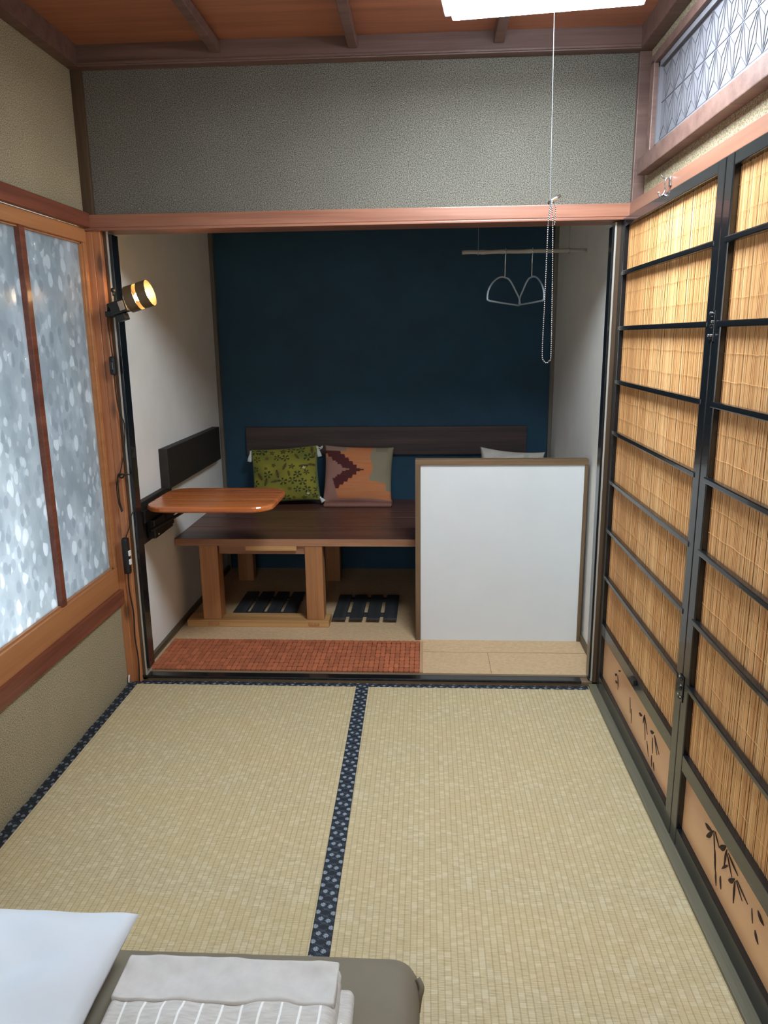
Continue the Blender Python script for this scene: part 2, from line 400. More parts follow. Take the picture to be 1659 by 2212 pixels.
# corner posts
b = box(0.0, 0.038, -0.018, 0.0, 1.80, H, 0.002)
struct('trim_7', b, 'brown_z')
b = bx(box(0.0, 0.056, -0.02, 0.075, -0.02, 1.755, 0.004), 0.030, 0.0305, -0.0215, 0.0, 0.0, 1.75)
bx(b, 0.0, 0.028, -0.024, -0.018, 0.0, 1.75, 0.002)
struct('trim_8', b, 'cedar_z')
struct('trim_9', box(XR - 0.040, XR, -0.022, 0.0, 1.75, H, 0.003), 'ceil_trim')
# lintel over the closet, with the fine bead along its lower edge
b = box(0.0, XR, -0.026, 0.10, 1.762, 1.806, 0.003); bx(b, 0.0, XR, -0.029, 0.10, 1.752, 1.760, 0.002); bx(b, 0.0, XR, -0.024, 0.10, 1.758, 1.764)
struct('trim_10', b, 'lintel')
# left and right head rails
struct('trim_11', box(0.0, 0.024, YB, -0.02, 1.762, 1.812, 0.003), 'red_y')
struct('trim_12', box(XR - 0.045, XR, YB, -0.024, 1.766, 1.808, 0.003), 'rail_y')
# trim below the window, and the transom shelf rail on the right
struct('trim_13', box(-0.03, 0.020, -1.95, -0.022, 0.346, 0.402, 0.003), 'red_y')
# closet jambs: dark strip, pale strip, black strip
struct('trim_14', box(0.056, 0.069, 0.0, 0.07, 0.0, 1.755, 0.001), 'brown_z')
struct('trim_15', box(0.069, 0.075, 0.0, 0.06, 0.0, 1.755), 'alu')
struct('trim_16', box(0.075, 0.087, 0.002, 0.06, 0.05, 1.742, 0.001), 'black')
struct('trim_17', box(1.872, 1.880, 0.002, 0.05, 0.03, 1.735, 0.001), 'black')
struct('trim_18', box(1.880, 1.886, 0.0, 0.05, 0.02, 1.748), 'alu')
struct('trim_19', box(1.886, 1.945, 0.0, 0.05, 0.0, 1.75, 0.001), 'brown_z')
# sills
struct('trim_20', bx(box(0.0, XR, 0.0, 0.055, -0.05, CF - 0.004, 0.002), 0.03, 1.875, 0.035, 0.05, CF - 0.01, CF + 0.002), 'sill')
struct('trim_21', box(0.02, 1.845, -0.004, 0.034, 0.010, CF + 0.001, 0.002), 'black')
struct('trim_22', box(1.872, 1.975, -1.92, -0.002, -0.05, 0.010, 0.002), 'sill_y')
struct('trim_24', box(1.860, XR, -2.0, -1.885, 0.0, 1.765, 0.004), 'cedar_z')

# closet shell
struct('wall_closet_left', box(-0.02, CL, 0.07, CB, -0.05, 2.3), 'white_wall')
struct('wall_closet_right', box(CR, CR + 0.06, 0.05, CB, -0.05, 2.3), 'white_wall')
struct('wall_closet_back', box(-0.02, CR + 0.06, CB, CB + 0.06, -0.05, 2.3), 'navy')
struct('ceiling_closet', box(-0.02, CR + 0.06, 0.06, CB + 0.06, 2.28, 2.33), 'white_wall')
struct('floor_closet', box(-0.02, CR + 0.06, 0.055, CB + 0.03, -0.05, CF), 'cork')
struct('baseboard_left', box(CL, CL + 0.016, 0.06, CB, CF, CF + 0.026, 0.002), 'brown_y')
struct('baseboard_right', box(CR - 0.014, CR, 0.05, CB, CF, CF + 0.026, 0.002), 'brown_y')
struct('trim_25', box(CL, CL + 0.022, CB - 0.03, CB, CF, 2.28, 0.002), 'grey_z')
struct('trim_26', box(CR - 0.022, CR, CB - 0.03, CB, CF, 2.28, 0.002), 'grey_z')
# sawn joints in the closet floor board
b = bmesh.new()
bx(b, 1.20, 1.915, 0.268, 0.2695, CF, CF + 0.0006); bx(b, 1.492, 1.494, 0.06, 0.268, CF, CF + 0.0006)
struct('trim_27', b, 'sill')

# ------------------------------------------------------------------ window on the left
win = bpy.data.objects.new('window_1', None); COL.objects.link(win); win['kind'] = 'structure'; BASE['window_1'] = (0, 0, 0)
b = box(-0.035, 0.004, -1.90, -0.006, 0.402, 0.492, 0.003)
bx(b, -0.035, 0.004, -1.90, -0.006, 1.712, 1.760, 0.003)
bx(b, -0.034, 0.003, -0.045, -0.006, 0.49, 1.714, 0.002); bx(b, -0.034, 0.003, -1.90, -1.85, 0.49, 1.714, 0.002)
obj('window_frame', b, 'sash_y', win)
b = box(-0.026, -0.006, -1.85, -0.045, 0.488, 0.498); bx(b, -0.026, -0.006, -1.85, -0.045, 1.706, 1.716); bx(b, -0.026, -0.006, -0.053, -0.045, 0.49, 1.712)
obj('glazing_bead', b, 'sash_y', win)
for y in (-0.462, -0.93, -1.39):
    obj('muntin', box(-0.024, 0.002, y - 0.015, y + 0.015, 0.490, 1.714, 0.002), 'red_y', win)
for y0, y1 in ((-0.447, -0.047), (-0.915, -0.477), (-1.375, -0.945), (-1.85, -1.405)):
    obj('pane', box(-0.020, -0.016, y0, y1, 0.492, 1.712), 'pebble', win)

# ------------------------------------------------------------------ tatami mats
def border_col(u, v, wdt):
    # u along, v across (metres): interlaced diamonds, paired small flowers
    P = 0.046
    a = (u / P) % 1.0; c = (v / wdt)
    navy = (0.004, 0.008, 0.016); blue = (0.036, 0.054, 0.080); pale = (0.30, 0.35, 0.40)
    col = navy
    for off in (0.0, 0.5):
        tri = abs(((a + off) % 1.0) - 0.5) * 2
        d_ = abs(c - tri)
        if d_ < 0.035 or 0.075 < d_ < 0.10: col = blue
    for fa, fc in ((0.44, 0.31), (0.56, 0.69), (-0.04, 0.13), (0.04, 0.87)):
        da = (a - fa + 0.5) % 1.0 - 0.5
        du = da * P; dv = (c - fc) * wdt; rr_ = math.hypot(du, dv)
        if rr_ < 0.0085 * 1.1: col = navy if rr_ > 0.0072 else col
        if rr_ < 0.0016: col = (0.09, 0.13, 0.17)
        elif rr_ < 0.0070 * (0.80 + 0.20 * math.cos(8 * math.atan2(dv, du))): col = pale
    if c < 0.04 or c > 0.96: col = (0.01, 0.014, 0.02)
    return col
def border_strip(name, parent, along, a0, a1, c0, c1, z, res, dark=1.0, tilt=0.0, wob=0.0):
    bm = bmesh.new(); nu = int(abs(a1 - a0) / res); nv = max(4, int(abs(c1 - c0) / res)); wdt = abs(c1 - c0); cols = []; g = []
    for i in range(nu + 1):
        u = a0 + (a1 - a0) * i / nu; row = []
        for j in range(nv + 1):
            v = c0 + (c1 - c0) * j / nv; vv = v + tilt * (u - a0)
            zz = z
            if j in (0, nv): zz = z - 0.0012
            if wob and j == 0: vv += wob * (noise.noise(Vector((u * 6, 2.0, 0))) + 0.3)
            row.append(bm.verts.new((u, vv, zz) if along == 'x' else (vv, u, zz)))
            cc = border_col(abs(u - a0), abs(v - c0) if wdt > 0.045 else abs(v - c0) + 0.006, max(wdt, 0.05)); cols.append(tuple(q * dark for q in cc))
        g.append(row)
    for i in range(nu):
        for j in range(nv): bm.faces.new((g[i][j], g[i + 1][j], g[i + 1][j + 1], g[i][j + 1]))
    o = obj(name, bm, 'border', parent); paint(o, cols); return o

TM = {}
for nm, x0, x1, lab in (('l', 0.004, 0.968, 'left straw tatami mat, between the sand plaster window wall and the central border'),
                        ('r', 0.968, 1.874, 'right straw tatami mat, running along the sill of the reed sliding doors')):
    t = thing('tatami_mat', lab, 'tatami mat', ((x0 + x1) / 2, -1.2, 0), 'straw tatami mats covering the floor')
    obj('mat_surface', box(x0 + 0.001, x1 - 0.001, -3.58, -0.006, -0.022, 0.0, 0.002), 'tatami', t)
    TM[nm] = t
border_strip('border', TM['r'], 'y', -0.012, -2.0, 0.9435, 0.9935, 0.0022, 0.0020, 1.0, tilt=-0.0095)
border_strip('border', TM['l'], 'y', -0.010, -2.0, 0.006, 0.046, 0.0020, 0.0030, 0.55, wob=0.012)
border_strip('border', TM['l'], 'x', 0.02, 0.943, -0.038, -0.008, 0.0016, 0.0030, 0.9)
border_strip('border', TM['r'], 'x', 0.990, 1.868, -0.038, -0.008, 0.0016, 0.0030, 0.9)

# ------------------------------------------------------------------ reed sliding doors
RAILS = (1.575, 1.390, 1.204, 1.022, 0.840, 0.656, 0.474)
def cut_leaf(bm, p, q, w0):
    (y0, z0), (y1, z1) = p, q; d = Vector((y1 - y0, z1 - z0)); L = d.length; d.normalize(); n = Vector((-d.y, d.x)); pts = []
    for k in range(9):
        t = k / 8; pts.append((t, w0 * math.sin(PI * min(1, t * 1.0)) ** 0.8 * (1 - 0.45 * t)))
    poly = [(y0 + d.x * L * t + n.x * h, z0 + d.y * L * t + n.y * h) for t, h in pts] + \
           [(y0 + d.x * L * t - n.x * h * 0.35, z0 + d.y * L * t - n.y * h * 0.35) for t, h in pts[-2:0:-1]]
    prism(bm, poly, 1.9145, 1.9160, lambda u, v, h: (h, u, v))
def reed_door(y1, y0, lab, leaves):
    t = thing('reed_sliding_door', lab, 'sliding door', (1.915, (y0 + y1) / 2, 0.012), 'black framed reed doors on the right')
    XA, XB = 1.900, 1.930
    for ya, yb in ((y1, y1 - 0.045), (y0 + 0.047, y0)):
        obj('stile', box(XA, XB, ya, yb, 0.012, 1.757, 0.003), 'black', t)
    obj('top_rail', box(XA + 0.001, XB, y1 - 0.045, y0 + 0.047, 1.728, 1.757, 0.002), 'black', t)
    obj('bottom_rail', box(XA + 0.001, XB, y1 - 0.045, y0 + 0.047, 0.012, 0.066, 0.002), 'black', t)
    obj('middle_rail', box(XA + 0.001, XB, y1 - 0.045, y0 + 0.047, 0.240, 0.286, 0.002), 'black', t)
    for z in RAILS:
        obj('crossbar', box(XA - 0.002, XA + 0.014, y1 - 0.030, y0 + 0.034, z - 0.008, z + 0.007, 0.003), 'black', t)
    # reed screen: every stalk a ridge of the screen, threads crossing them
    bm = bmesh.new(); cols = []; y = y1 - 0.044
    rnd = random.Random(int(y0 * 1000) + 5)
    while y > y0 + 0.046:
        wd = rnd.uniform(0.0026, 0.0046); x = 1.9175 + rnd.uniform(-0.0008, 0.0008); z = 0.284
        tone = rnd.random()
        c = Vector(lin(236, 180, 120)).lerp(Vector(lin(184, 118, 66)), tone ** 3 * 0.85) if tone < 0.9 else Vector(lin(248, 206, 150))
        zt = 1.730 - rnd.random() * 0.004
        vs = [bm.verts.new(p) for p in ((x, y, z), (x - 0.0006, y - wd / 2, z), (x, y - wd, z), (x, y, zt), (x - 0.0006, y - wd / 2, zt), (x, y - wd, zt))]
        bm.faces.new((vs[0], vs[1], vs[4], vs[3])); bm.faces.new((vs[1], vs[2], vs[5], vs[4]))
        cols += [tuple(c)] * 6; y -= wd
    rr = obj('reed_screen', bm, 'reed', t); paint(rr, cols)
    bm = bmesh.new()
    zs = [1.750] + list(RAILS) + [0.286]
    for a, bb in zip(zs, zs[1:]):
        for fr in (0.36, 0.70):
            zc = a + (bb - a) * fr; n = 40
            tube(bm, [(1.9155, y1 - 0.044 + (y0 - y1 + 0.09) * i / n, zc + 0.004 * noise.noise(Vector((i * 0.35, zc * 9, y0)))) for i in range(n + 1)], 0.0004, 4)
    obj('binding_thread', bm, 'tassel_thread', rr)
    obj('backing_panel', box(1.921, 1.925, y1 - 0.04, y0 + 0.04, 0.28, 1.735), 'reed_back', t)
    bd = obj('base_board', box(1.916, 1.924, y1 - 0.043, y0 + 0.045, 0.064, 0.242), 'door_board', t)
    bm = bmesh.new()
    for L in leaves: cut_leaf(bm, *L)
    obj('bamboo_cutout', bm, 'cutout', bd)
    return t
LB = [((-1.130, .188), (-1.172, .196), .010), ((-1.143, .160), (-1.180, .203), .011), ((-1.183, .205), (-1.203, .150), .004),
      ((-1.190, .208), (-1.222, .186), .004), ((-1.200, .165), (-1.212, .128), .007), ((-1.205, .150), (-1.214, .112), .006),
      ((-1.222, .190), (-1.256, .218), .013), ((-1.262, .214), (-1.256, .160), .007), ((-1.266, .205), (-1.300, .170), .005),
      ((-1.270, .210), (-1.328, .196), .005), ((-1.275, .180), (-1.245, .148), .006), ((-1.216, .118), (-1.225, .085), .007),
      ((-1.243, .128), (-1.252, .098), .008), ((-1.284, .150), (-1.314, .178), .011), ((-1.318, .176), (-1.320, .118), .007),
      ((-1.322, .180), (-1.360, .158), .004), ((-1.326, .184), (-1.386, .172), .004),
      ((-1.430, .196), (-1.462, .186), .010), ((-1.428, .146), (-1.448, .128), .009), ((-1.405, .18), (-1.415, .15), .003)]
LA = [((-0.225, .158), (-0.252, .170), .009), ((-0.235, .138), (-0.262, .142), .009), ((-0.262, .172), (-0.285, .135), .003),
      ((-0.262, .172), (-0.275, .120), .002), ((-0.268, .192), (-0.300, .205), .005), ((-0.43, .17), (-0.445, .118), .003), ((-0.455, .14), (-0.462, .09), .003),
      ((-0.540, .172), (-0.575, .180), .010), ((-0.600, .196), (-0.588, .160), .007), ((-0.605, .19), (-0.640, .150), .003),
      ((-0.600, .19), (-0.622, .120), .003), ((-0.665, .178), (-0.700, .190), .010), ((-0.690, .168), (-0.700, .120), .006),
      ((-0.695, .112), (-0.702, .076), .007), ((-0.706, .184), (-0.742, .140), .004), ((-0.706, .186), (-0.760, .152), .004),
      ((-0.640, .128), (-0.665, .088), .003), ((-0.715, .100), (-0.728, .078), .007)]
dA = reed_door(-0.003, -0.936, 'black framed reed sliding door at the far end, next to the closet opening', LA)
dB = reed_door(-0.938, -1.880, 'nearer black framed reed sliding door, cut off by the right edge of the photo', LB)
# small metal fittings of the doors
for z in (1.385, 0.455):
    b = box(1.8975, 1.900, -0.952, -0.922, z - 0.036, z + 0.036, 0.001)
    for dz in (-0.026, 0.0, 0.026): bmesh.ops.create_uvsphere(b, u_segments=8, v_segments=6, radius=0.0055, matrix=Matrix.Translation((1.8975, -0.937, z + dz)))
    h = obj('hinge', b, 'black', dB)
    b = bmesh.new()
    for dy, dz in ((0.010, 0.030), (-0.004, 0.010), (0.012, -0.022), (-0.006, -0.022)): bmesh.ops.create_uvsphere(b, u_segments=8, v_segments=6, radius=0.0032, matrix=Matrix.Translation((1.8965, -0.937 + dy, z + dz)))
    obj('screw', b, 'steel', h)
obj('latch', box(1.892, 1.902, -0.50, -0.535, 0.262, 0.282, 0.002), 'black_matte', dA)

# ------------------------------------------------------------------ transom over the doors
tr = thing('transom_panel', 'long white paper transom with a grey hemp leaf lattice above the reed doors', 'transom', (1.955, -1.2, 1.90))
obj('transom_sill', box(1.925, XR, -3.55, -0.070, 1.884, 1.934, 0.003), 'ceil_trim', tr)
b = box(1.930, XR, -0.180, -0.140, 1.934, 2.20, 0.003); bx(b, 1.930, XR, -3.55, -0.14, 2.188, 2.215, 0.003)
obj('transom_frame', b, 'ceil_trim', tr)
obj('paper', box(1.956, 1.960, -3.5, -0.180, 1.934, 2.19), 'paper', tr)
b = box(1.944, 1.956, -3.5, -0.182, 1.936, 1.952, 0.001); bx(b, 1.944, 1.956, -3.5, -0.182, 2.172, 2.188, 0.001); bx(b, 1.944, 1.956, -0.196, -0.182, 1.936, 2.188)
obj('inner_rim', b, 'paper', tr)
b = bmesh.new(); zc = 2.07; hz = 0.118; ax = 0.0833
def bar(y0, z0, y1, z1, w=0.0011):
    d = Vector((y1 - y0, z1 - z0)); L = d.length
    if L < 1e-5: return
    d /= L; n = Vector((-d.y, d.x)) * w
    prism(b, [(y0 + n.x, z0 + n.y), (y1 + n.x, z1 + n.y), (y1 - n.x, z1 - n.y), (y0 - n.x, z0 - n.y)], 1.9545, 1.9560, lambda u, v, h: (h, u, v))
bar(-3.45, zc, -0.19, zc, 0.0014); bar(-3.45, zc + 0.100, -0.19, zc + 0.100, 0.0009); bar(-3.45, zc - 0.108, -0.19, zc - 0.108, 0.0009)
for i in range(0, 24):
    yv = -0.232 - ax * i
    for s, hh in ((1, 0.100), (-1, 0.108)):
        A = (yv, zc); Bp = (yv - ax, zc); T = (yv - ax / 2, zc + s * hh); T2 = (yv + ax / 2, zc + s * hh)
        bar(*A, *T); bar(*Bp, *T)
        g = (yv - ax / 2, zc + s * hh / 3)
        for q in (A, Bp, T): bar(*g, *q)
        g2 = (yv, zc + s * hh * 2 / 3)
        for q in (A, T, T2): bar(*g2, *q)
obj('hemp_leaf_lattice', b, 'kumiko', tr)

# coat hooks on the head rail
def hook(y):
    b = bmesh.new()
    bx(b, 1.9145, 1.920, y - 0.008, y + 0.008, 1.778, 1.803, 0.002)
    tube(b, spline([(1.914, y, 1.800), (1.906, y, 1.798), (1.903, y, 1.785), (1.905, y, 1.770), (1.900, y, 1.756), (1.891, y, 1.752), (1.887, y, 1.760)]), 0.0024, 8)
    tube(b, spline([(1.906, y, 1.797), (1.897, y, 1.801), (1.892, y, 1.808)]), 0.0022, 8)
    bmesh.ops.create_uvsphere(b, u_segments=8, v_segments=6, radius=0.0038, matrix=Matrix.Translation((1.887, y, 1.761)))
    return b
tag(obj('coat_hook', hook(-0.47), 'steel', base=(1.918, -0.47, 1.79), smooth=True), 'small shiny metal hook screwed to the wooden rail above the reed door', 'hook')

# ------------------------------------------------------------------ closet partition panel
pt = thing('partition_panel', 'waist-high white partition board edged in dark wood, in front of the bench', 'partition', (1.55, 0.42, CF))
obj('panel', box(1.200, 1.905, 0.404, 0.440, CF, 0.830), 'white_panel', pt)
obj('top_rail', box(1.177, 1.917, 0.396, 0.448, 0.828, 0.852, 0.002), 'frame_x', pt)
obj('side_rail', box(1.177, 1.200, 0.396, 0.448, CF, 0.828, 0.002), 'frame_z', pt)
obj('side_rail', box(1.902, 1.917, 0.398, 0.446, CF, 0.828, 0.002), 'frame_z', pt)

# ------------------------------------------------------------------ bench
bn = thing('wooden_bench', 'dark brown wooden bench with plank seat and square legs inside the closet', 'bench', (0.8, 1.0, CF))
for i, (ya, yb) in enumerate(((0.556, 0.781), (0.785, 0.986), (0.990, 1.115), (1.119, 1.290), (1.293, CB - 0.032))):
    obj('seat_plank', box(0.037 + (0.022 if i == 4 else 0), 1.900, ya, yb, 0.422, 0.454 - (0.004 if i == 4 else 0), 0.002), 'bench_top', bn)
obj('front_edge', box(0.040, 1.898, 0.548, 0.5562, 0.420, 0.4535, 0.001), 'bench_edge', bn)
obj('apron', box(0.245, 0.655, 0.562, 0.590, 0.378, 0.421, 0.002), 'bench_edge', bn)
obj('front_cleat', box(0.376, 0.618, 0.545, 0.562, 0.398, 0.421, 0.002), 'bench_beam', bn)
for x0, x1 in ((0.152, 0.240), (0.655, 0.738)):
    obj('leg', box(x0, x1, 0.552, 0.632, 0.053, 0.421, 0.003), 'bench_leg', bn)
    obj('leg', box(x0, x1, 1.24, 1.31, CF, 0.421, 0.003), 'bench_leg', bn)
obj('leg', box(1.80, 1.875, 0.56, 0.63, CF, 0.421, 0.003), 'bench_leg', bn)
obj('base_beam', box(0.075, 0.762, 0.536, 0.640, CF, 0.053, 0.003), 'bench_beam', bn)
for x in (0.205, 0.690):
    obj('dowel', box(x - 0.026, x + 0.026, 0.532, 0.548, 0.030, 0.045, 0.002), 'bench_leg', bn)

for k, (xa, lab) in enumerate(((0.770, 'black slatted duckboard on the floor under the bench, beside the white partition'),
                               (0.265, 'black slatted duckboard on the floor between the front bench legs'))):
    d = thing('duckboard', lab, 'duckboard', (xa + 0.16, 0.78, CF), 'duckboards under the bench')
    for i in range(4):
        obj('slat', box(xa + 0.083 * i, xa + 0.083 * i + 0.064, 0.600 + k * 0.05, 0.940 + k * 0.04, 0.034, 0.046, 0.002), 'black_slat', d)
    for y in (0.68, 0.90):
        obj('crosspiece', box(xa + 0.005, xa + 0.31, y, y + 0.03, CF, 0.034, 0.002), 'black_slat', d)

tag(obj('backrest_board', box(0.186, 1.792, 1.452, CB, 0.712, 0.873, 0.003), 'back_board', base=(1.0, 1.466, 0.79)),
    'long weathered dark board fixed to the navy wall as the bench backrest', 'backrest')
tag(obj('wall_board', box(CL, 0.076, 0.440, 1.300, 0.716, 0.896, 0.003), 'dark_board', base=(0.055, 0.86, 0.80)),
    'black-stained board fixed high on the white closet side wall', 'board')

# ------------------------------------------------------------------ folding side table
tb = thing('folding_side_table', 'glossy orange-brown wooden table leaf with rounded corners on a black wall bracket', 'side table', (0.06, 0.28, 0.56))
def rrect(x0, x1, y0, y1, r, n=8):
    pts = []
    for cx, cy, a0 in ((x1 - r, y1 - r, 0), (x0 + r, y1 - r, 90), (x0 + r, y0 + r, 180), (x1 - r, y0 + r, 270)):
        for k in range(n + 1):
            a = R(a0 + 90 * k / n); pts.append((cx + r * math.cos(a), cy + r * math.sin(a)))
    return pts
b = bmesh.new(); rings = []
for off, z in ((0.010, 0.690), (0.003, 0.692), (0.0, 0.697), (0.0, 0.708), (0.003, 0.713), (0.010, 0.715)):
    rings.append([b.verts.new((x, y, z)) for x, y in rrect(0.078 + off, 0.606 - off, 0.072 + off, 0.480 - off, 0.095 - off)])
for A, B2 in zip(rings, rings[1:]):
    for i in range(len(A)): b.faces.new((A[i], A[(i + 1) % len(A)], B2[(i + 1) % len(A)], B2[i]))
b.faces.new(rings[0][::-1]); b.faces.new(rings[-1])
top = obj('table_top', b, 'table', tb)
obj('batten', box(0.16, 0.52, 0.13, 0.17, 0.678, 0.690, 0.002), 'bench_beam', tb)
obj('batten', box(0.16, 0.52, 0.38, 0.42, 0.678, 0.690, 0.002), 'bench_beam', tb)
obj('mounting_board', box(CL, 0.062, 0.088, 0.500, 0.545, 0.722, 0.003), 'dark_board', tb)
b = box(0.062, 0.082, 0.10, 0.48, 0.640, 0.690, 0.002)
bx(b, 0.062, 0.100, 0.16, 0.28, 0.560, 0.640, 0.006); bx(b, 0.062, 0.092, 0.30, 0.40, 0.555, 0.645, 0.006); bx(b, 0.062, 0.088, 0.42, 0.475, 0.60, 0.645, 0.005)
obj('bracket', b, 'black_matte', tb)
b = bmesh.new(); tube(b, [(0.085, 0.18, 0.590), (0.095, 0.50, 0.672), (0.13, 0.50, 0.688)], 0.009, 8); tube(b, [(0.085, 0.14, 0.60), (0.26, 0.40, 0.686)], 0.007, 8)
obj('support_arm', b, 'black_matte', tb)
b = bmesh.new(); bmesh.ops.create_uvsphere(b, u_segments=10, v_segments=8, radius=0.005, matrix=Matrix.Translation((0.101, 0.19, 0.575)))
obj('bolt', b, 'steel', tb, smooth=True)

# ------------------------------------------------------------------ cushions
def cushion(w, h, th, pinch, n, colf, mat, name, parent, xform, wr=0.004, seed=0, power=0.42):
    bm = bmesh.new(); cols = []; faces = []
    def P(i, j, s):
        u = -1 + 2 * i / n; v = -1 + 2 * j / n
        x = w / 2 * u * (1 - pinch * (1 - v * v)); z = h / 2 * v * (1 - pinch * (1 - u * u))
        e = max(0.0, (1 - u * u) * (1 - v * v)) ** power
        y = -s * th / 2 * e
        if wr: y += -s * wr * e * noise.noise(Vector((u * 2.6 + seed, v * 2.6, s * 3.0))) * 2
        return xform(Vector((x, y, z))), u, v
    G = {}
    for s in (1, -1):
        for i in range(n + 1):
            for j in range(n + 1):
                edge = i in (0, n) or j in (0, n)
                if s == -1 and edge: G[(s, i, j)] = G[(1, i, j)]; continue
                p, u, v = P(i, j, s); G[(s, i, j)] = bm.verts.new(p)
                if colf: cols.append(colf(u, v, s))
    for s in (1, -1):
        for i in range(n):
            for j in range(n):
                q = [G[(s, i, j)], G[(s, i + 1, j)], G[(s, i + 1, j + 1)], G[(s, i, j + 1)]]
                bm.faces.new(q if s == 1 else q[::-1])
    o = obj(name, bm, mat, parent, smooth=True)
    if colf: paint(o, cols)
    return o
def place(cx, cy, cz, lean, roll=0.0, twist=0.0):
    mt = Matrix.Translation((cx, cy, cz)) @ Matrix.Rotation(twist, 4, 'Z') @ Matrix.Rotation(-lean, 4, 'X') @ Matrix.Rotation(roll, 4, 'Y')
    return lambda p: mt @ p

rg = random.Random(3)
motifs = []
for a in range(7):
    for c in range(7):
        kind = rg.choice(['leaf', 'sprig', 'flower', 'leaf', 'sprig', 'blob'])
        motifs.append((-0.88 + a * 0.29 + rg.uniform(-.05, .05) + (0.12 if c % 2 else 0), -0.88 + c * 0.29 + rg.uniform(-.05, .05), rg.uniform(0, PI), kind, rg.uniform(0.8, 1.2)))
motifs += [(0.62, 0.18, 0.3, 'white', 1.0), (0.68, -0.76, 0.3, 'white', 0.9)]
def green(u, v, s):
    base = Vector(lin(150, 142, 46)); g2 = Vector(lin(112, 116, 44))
    c = base.lerp(g2, 0.5 + 0.9 * noise.noise(Vector((u * 2.2, v * 2.2, 1))))
    dark = Vector(lin(50, 56, 26)); mid = Vector(lin(106, 84, 36))
    for mx, my, an, kind, sc in motifs:
        dx, dy = (u - mx) / sc, (v - my) / sc
        if abs(dx) > 0.17 or abs(dy) > 0.17: continue
        x = dx * math.cos(an) + dy * math.sin(an); y = -dx * math.sin(an) + dy * math.cos(an)
        r = math.hypot(x, y); th = math.atan2(y, x)
        if kind == 'leaf' and (x / 0.13) ** 2 + (y / 0.05) ** 2 < 1: c = mid if abs(y) > 0.012 else dark
        elif kind == 'sprig' and r < 0.12 and abs(math.sin(2.5 * th)) > 0.72 + 0.0 * r and r > 0.025: c = dark
        elif kind == 'flower' and r < 0.095 * (0.7 + 0.3 * math.cos(5 * th)): c = dark if r > 0.035 else mid
        elif kind == 'blob' and r < 0.05: c = mid
        elif kind == 'white':
            rr = 0.10 * (0.75 + 0.25 * math.cos(4 * th))
            if r < rr: c = dark
            if r < rr * 0.62: c = Vector(lin(208, 204, 150))
    if max(abs(u), abs(v)) > 0.955: c = Vector(lin(112, 126, 76))
    return tuple(c)
BT = 0.454
gx = place(0.431, 1.335, BT + 0.163, 0.30, R(-4))
g = thing('green_cushion', 'olive green cushion with dark leaf print and white corner tassels on the bench', 'cushion', (0.437, 1.335, BT), 'cushions on the bench')
cushion(0.385, 0.315, 0.13, 0.05, 110, green, 'kilim', 'cushion_cover', g, gx, seed=2)
def tassel(p, dirv, L, rad):
    bm = bmesh.new(); p = Vector(p); d = Vector(dirv).normalized()
    pts = [p + d * L * t for t in (0, 0.06, 0.16, 0.24, 0.5, 0.8, 1.0)]
    tube(bm, pts, [rad * q for q in (0.35, 0.5, 0.5, 0.38, 0.75, 1.0, 1.05)], 12); return bm
for (lx, lz), dv in zip(((-0.190, 0.150), (0.188, 0.150), (0.188, -0.140)), ((-0.15, -0.1, -1), (0.25, -0.1, -1), (0.5, -0.3, -0.55))):
    obj('tassel', tassel(gx(Vector((lx, -0.008, lz))), dv, 0.062 if lz > 0 else 0.036, 0.013), 'tassel', g, smooth=True)
b = bmesh.new(); p0 = gx(Vector((0.185, 0, 0.152)))
tube(b, spline([p0, p0 + Vector((0.018, 0, -0.010)), p0 + Vector((0.032, 0, -0.002)), p0 + Vector((0.030, 0, -0.012)), p0 + Vector((0.015, 0, -0.02))]), 0.003, 6)
obj('tassel_loop', b, 'tassel', g)

def kilim(u, v, s):
    org = Vector(lin(196, 132, 88)); mar = Vector(lin(84, 34, 34)); pink = Vector(lin(158, 116, 104)); sage = Vector(lin(146, 136, 112))
    c = org.lerp(Vector(lin(202, 120, 72)), 0.5 + noise.noise(Vector((u * 1.5, v * 14, 0))))
    q = abs(v - 0.14); k = math.floor(q / 0.125)
    outer = 0.02 - 0.125 * k + (0.07 if (q / 0.125) % 1 < 0.45 else -0.04) + (0.10 if q < 0.03 else 0.0)
    if u < outer and q < 0.80 and u > outer - 0.50 - 0.35 * (q < 0.4): c = mar
    if q < 0.42 and u < outer - 0.44 - 0.03 * k: c = pink
    if q >= 0.80 and u < -0.62: c = pink
    if u < -0.80 - 0.3 * v and v < 0.45: c = pink
    if v > 0.80 and u < -0.35: c = pink.lerp(sage, 0.4)
    if u > 0.40 + 0.05 * math.sin(v * 7) and v > -0.20 - 0.2 * max(0, u - 0.3): c = sage
    if u > 0.50 and v > 0.80: c = sage * 0.8
    if u > 0.84 and v > -0.55: c = sage * 0.95
    if v < -0.86: c = pink
    return tuple(c)
ox = place(0.843, 1.335, BT + 0.162, 0.30, R(2))
o_ = thing('kilim_cushion', 'orange kilim cushion with maroon zigzag and grey patch, right of the green cushion', 'cushion', (0.843, 1.335, BT), 'cushions on the bench')
cushion(0.390, 0.325, 0.13, 0.045, 110, kilim, 'kilim', 'cushion_cover', o_, ox, seed=9)
b = box(0.655, 1.035, 1.225, 1.33, BT + 0.001, BT + 0.022, 0.009)
obj('bottom_flange', b, 'pink_cloth', o_)
w3 = thing('white_cushion', 'off-white cushion just peeking over the top of the white partition', 'cushion', (1.70, 1.33, BT), 'cushions on the bench')
cushion(0.36, 0.30, 0.14, 0.10, 60, None, 'cushion_white', 'cushion_cover', w3, place(1.690, 1.310, BT + 0.158, 0.30, R(5)), wr=0.035, seed=31)

